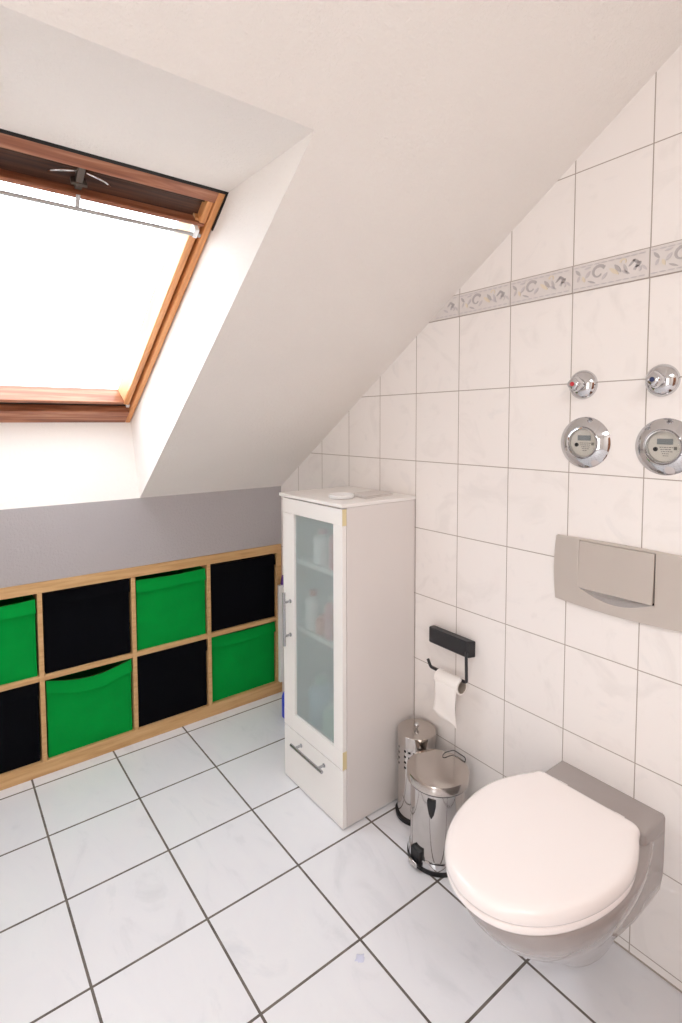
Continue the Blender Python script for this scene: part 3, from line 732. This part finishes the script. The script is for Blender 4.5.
# ------------------------------------------------------------------ toilet
CYT = .0645
wc = thing('toilet', 'wall hung grey ceramic toilet with closed white lid, nearest object on the right', 'toilet', (0, CYT, 0))
def outline(L, dc, a_, b_, d0=0.0, nb=16, nf=22, pw=1.0):
    """half outline points (d, w) from wall side to front tip"""
    pts = []
    for i in range(nb):
        t = i/nb; d = d0+(dc-d0)*t
        if d0: w_ = b_+(a_-b_)*math.sin(PI/2*t)       # lid and seat: convex all the way
        else:                                         # ceramic: wall block flowing into the bowl with a waist
            eg = a_*math.sqrt(max(0, 1-((dc-d)/(dc*1.2))**2)); q = min(1, max(0, (d-.105)/.07)); w_ = eg+max(0, b_-eg)*(1-q*q*(3-2*q))
        pts.append((d, w_))
    for i in range(nf+1):
        th_ = PI/2*i/nf; pts.append((dc+(L-dc)*math.sin(th_), a_*max(0.0, math.cos(th_))**pw))
    return pts
def ring3(pts, z):
    R_ = [(-d, w_, z) for d, w_ in pts]; L2 = [(-d, -w_, z) for d, w_ in pts[:-1]][::-1]
    return R_+L2
def loft(bm, rings, cap0=True, cap1=True):
    V = [[bm.verts.new(p) for p in r] for r in rings]; n = len(V[0])
    for A_, B_ in zip(V, V[1:]):
        for i in range(n): bm.faces.new((A_[i], A_[(i+1) % n], B_[(i+1) % n], B_[i]))
    if cap0: bm.faces.new(V[0][::-1])
    if cap1: bm.faces.new(V[-1])
    return V
lv = [ # z, L, dc, a, b
 (.068, .190, .10, .030, .024), (.070, .215, .12, .052, .046), (.082, .245, .13, .064, .056), (.11, .275, .15, .074, .070), (.15, .320, .18, .088, .095), (.19, .375, .21, .102, .117),
 (.23, .430, .24, .119, .133), (.27, .478, .26, .137, .139), (.31, .518, .278, .158, .1405), (.345, .545, .288, .172, .1405),
 (.372, .560, .297, .180, .1405), (.390, .566, .30, .182, .1405), (.397, .566, .30, .182, .1405), (.402, .560, .30, .177, .136)]
bm = bmesh.new(); loft(bm, [ring3(outline(L, dc, a_, b_), z) for z, L, dc, a_, b_ in lv])
link('bowl', bm, 'ceramic', wc, smooth=True, ang=60)
# raised deck at the wall
bm = bmesh.new()
def rr(d1, w_, r, z, n=6):
    pts = [(0, w_, z)]
    for i in range(n+1): t = PI/2*i/n; pts.append((-(d1-r+r*math.sin(t)), w_-r+r*math.cos(t), z))
    return pts+[(x, -y, z_) for x, y, z_ in pts[::-1]]
loft(bm, [rr(.112, .1402, .012, .380), rr(.112, .1402, .012, .424), rr(.109, .1375, .012, .430), rr(.104, .1335, .012, .432)]); link('deck', bm, 'ceramic', wc, smooth=True, ang=50)
for s in (1, -1):   # dark mounting recess on either side
    bm = bmesh.new(); lathe(bm, [(0, -.004), (.011, -.004), (.013, 0), (.011, .0025), (0, .001)], seg=24)
    o = link('fixing_cover', bm, 'dark_gap', wc, smooth=True, loc=(-.165, s*.1415, .335)); o.rotation_euler = (s*-PI/2, 0, 0); o.scale = (1, 1.5, 1)
D0 = .114
def seatring(inset, z, k=0):
    pts = outline(.588-inset, .300, .186-inset, .129-inset, D0+inset, 14, 26, .94)
    # round the back corners
    r = max(.005, .022-.2*inset); h = []
    w0 = pts[2][1]-.0015
    for i in range(6): t = PI/2*i/5; h.append((D0+inset+r-r*math.cos(PI/2-t) if False else D0+inset+r*(1-math.sin(t)), w0-r+r*math.cos(t)))
    h = h[::-1]
    return [(x, y+.003, z_) for x, y, z_ in ring3(h+pts[2:], z)]
bm = bmesh.new(); loft(bm, [seatring(.010, .4030), seatring(.005, .4055), seatring(.0030, .4100), seatring(.0030, .4175), seatring(.006, .4215), seatring(.010, .4225)]); link('seat', bm, 'seat', wc, smooth=True, ang=60)
bm = bmesh.new(); V = loft(bm, [seatring(.009, .4240), seatring(.002, .4260), seatring(0, .4300), seatring(0, .4400), seatring(.0015, .4470), seatring(.005, .4525), seatring(.011, .4562), seatring(.02, .4580), seatring(.045, .4592), seatring(.09, .4600)])
link('lid', bm, 'seat', wc, smooth=True, ang=70)
for s in (1, -1):
    bm = bmesh.new(); tube(bm, [(-.122, s*.075-.02, .445), (-.122, s*.075+.02, .445)], .0085, 16); box(bm, -.128, -.098, s*.075-.012, s*.075+.012, .4315, .440)
    link('hinge', bm, 'seat', wc, bevel=.002)

# washstand to the right of the frame: the photo shows it only as a brown reflection in the chrome covers
vn = thing('vanity_unit', 'brown wooden washstand past the right edge, mirrored brown in the chrome covers', 'washstand', (0, -.92, 0))
bm = bmesh.new(); box(bm, -.44, -.004, -.40, .40, .08, .78); link('body', bm, 'door_wood', vn, bevel=.002)
link('plinth', B(-.40, -.004, -.38, .38, .001, .08), 'pine_dark', vn)
for s in (-1, 1):
    dd = link('door', B(-.459, -.4405, min(s*.004, s*.396), max(s*.004, s*.396), .09, .77), 'door_wood', vn, bevel=.002)
    bm = bmesh.new(); lathe(bm, [(0, .459), (.006, .459), (.006, .475), (.012, .480), (.010, .488), (0, .489)], (0, s*.05, .6), 'x', 20); link('knob', bm, 'chrome', dd, smooth=True, ang=40)
bm = bmesh.new(); prism(bm, [(-.47, -.42, .781), (-.004, -.42, .781), (-.004, .42, .781), (-.47, .42, .781)], (0, 0, .05)); link('washbasin_top', bm, 'seat', vn, bevel=.012)

# small dried smudge
bm = bmesh.new(); n_ = 18
lathe(bm, [(0, .0016), (.008, .0014), (.013, .0004), (.014, 0)], seg=24); 
for v in bm.verts: v.co.x *= 1+.25*math.sin(v.co.y*400); v.co.y *= .8+.2*math.cos(v.co.x*300)
tag(link('gel_smudge', bm, 'smudge', smooth=True, loc=(-.583, .424, .0002)), 'small pale blue smudge on a floor tile beside a grout crossing', 'smudge')
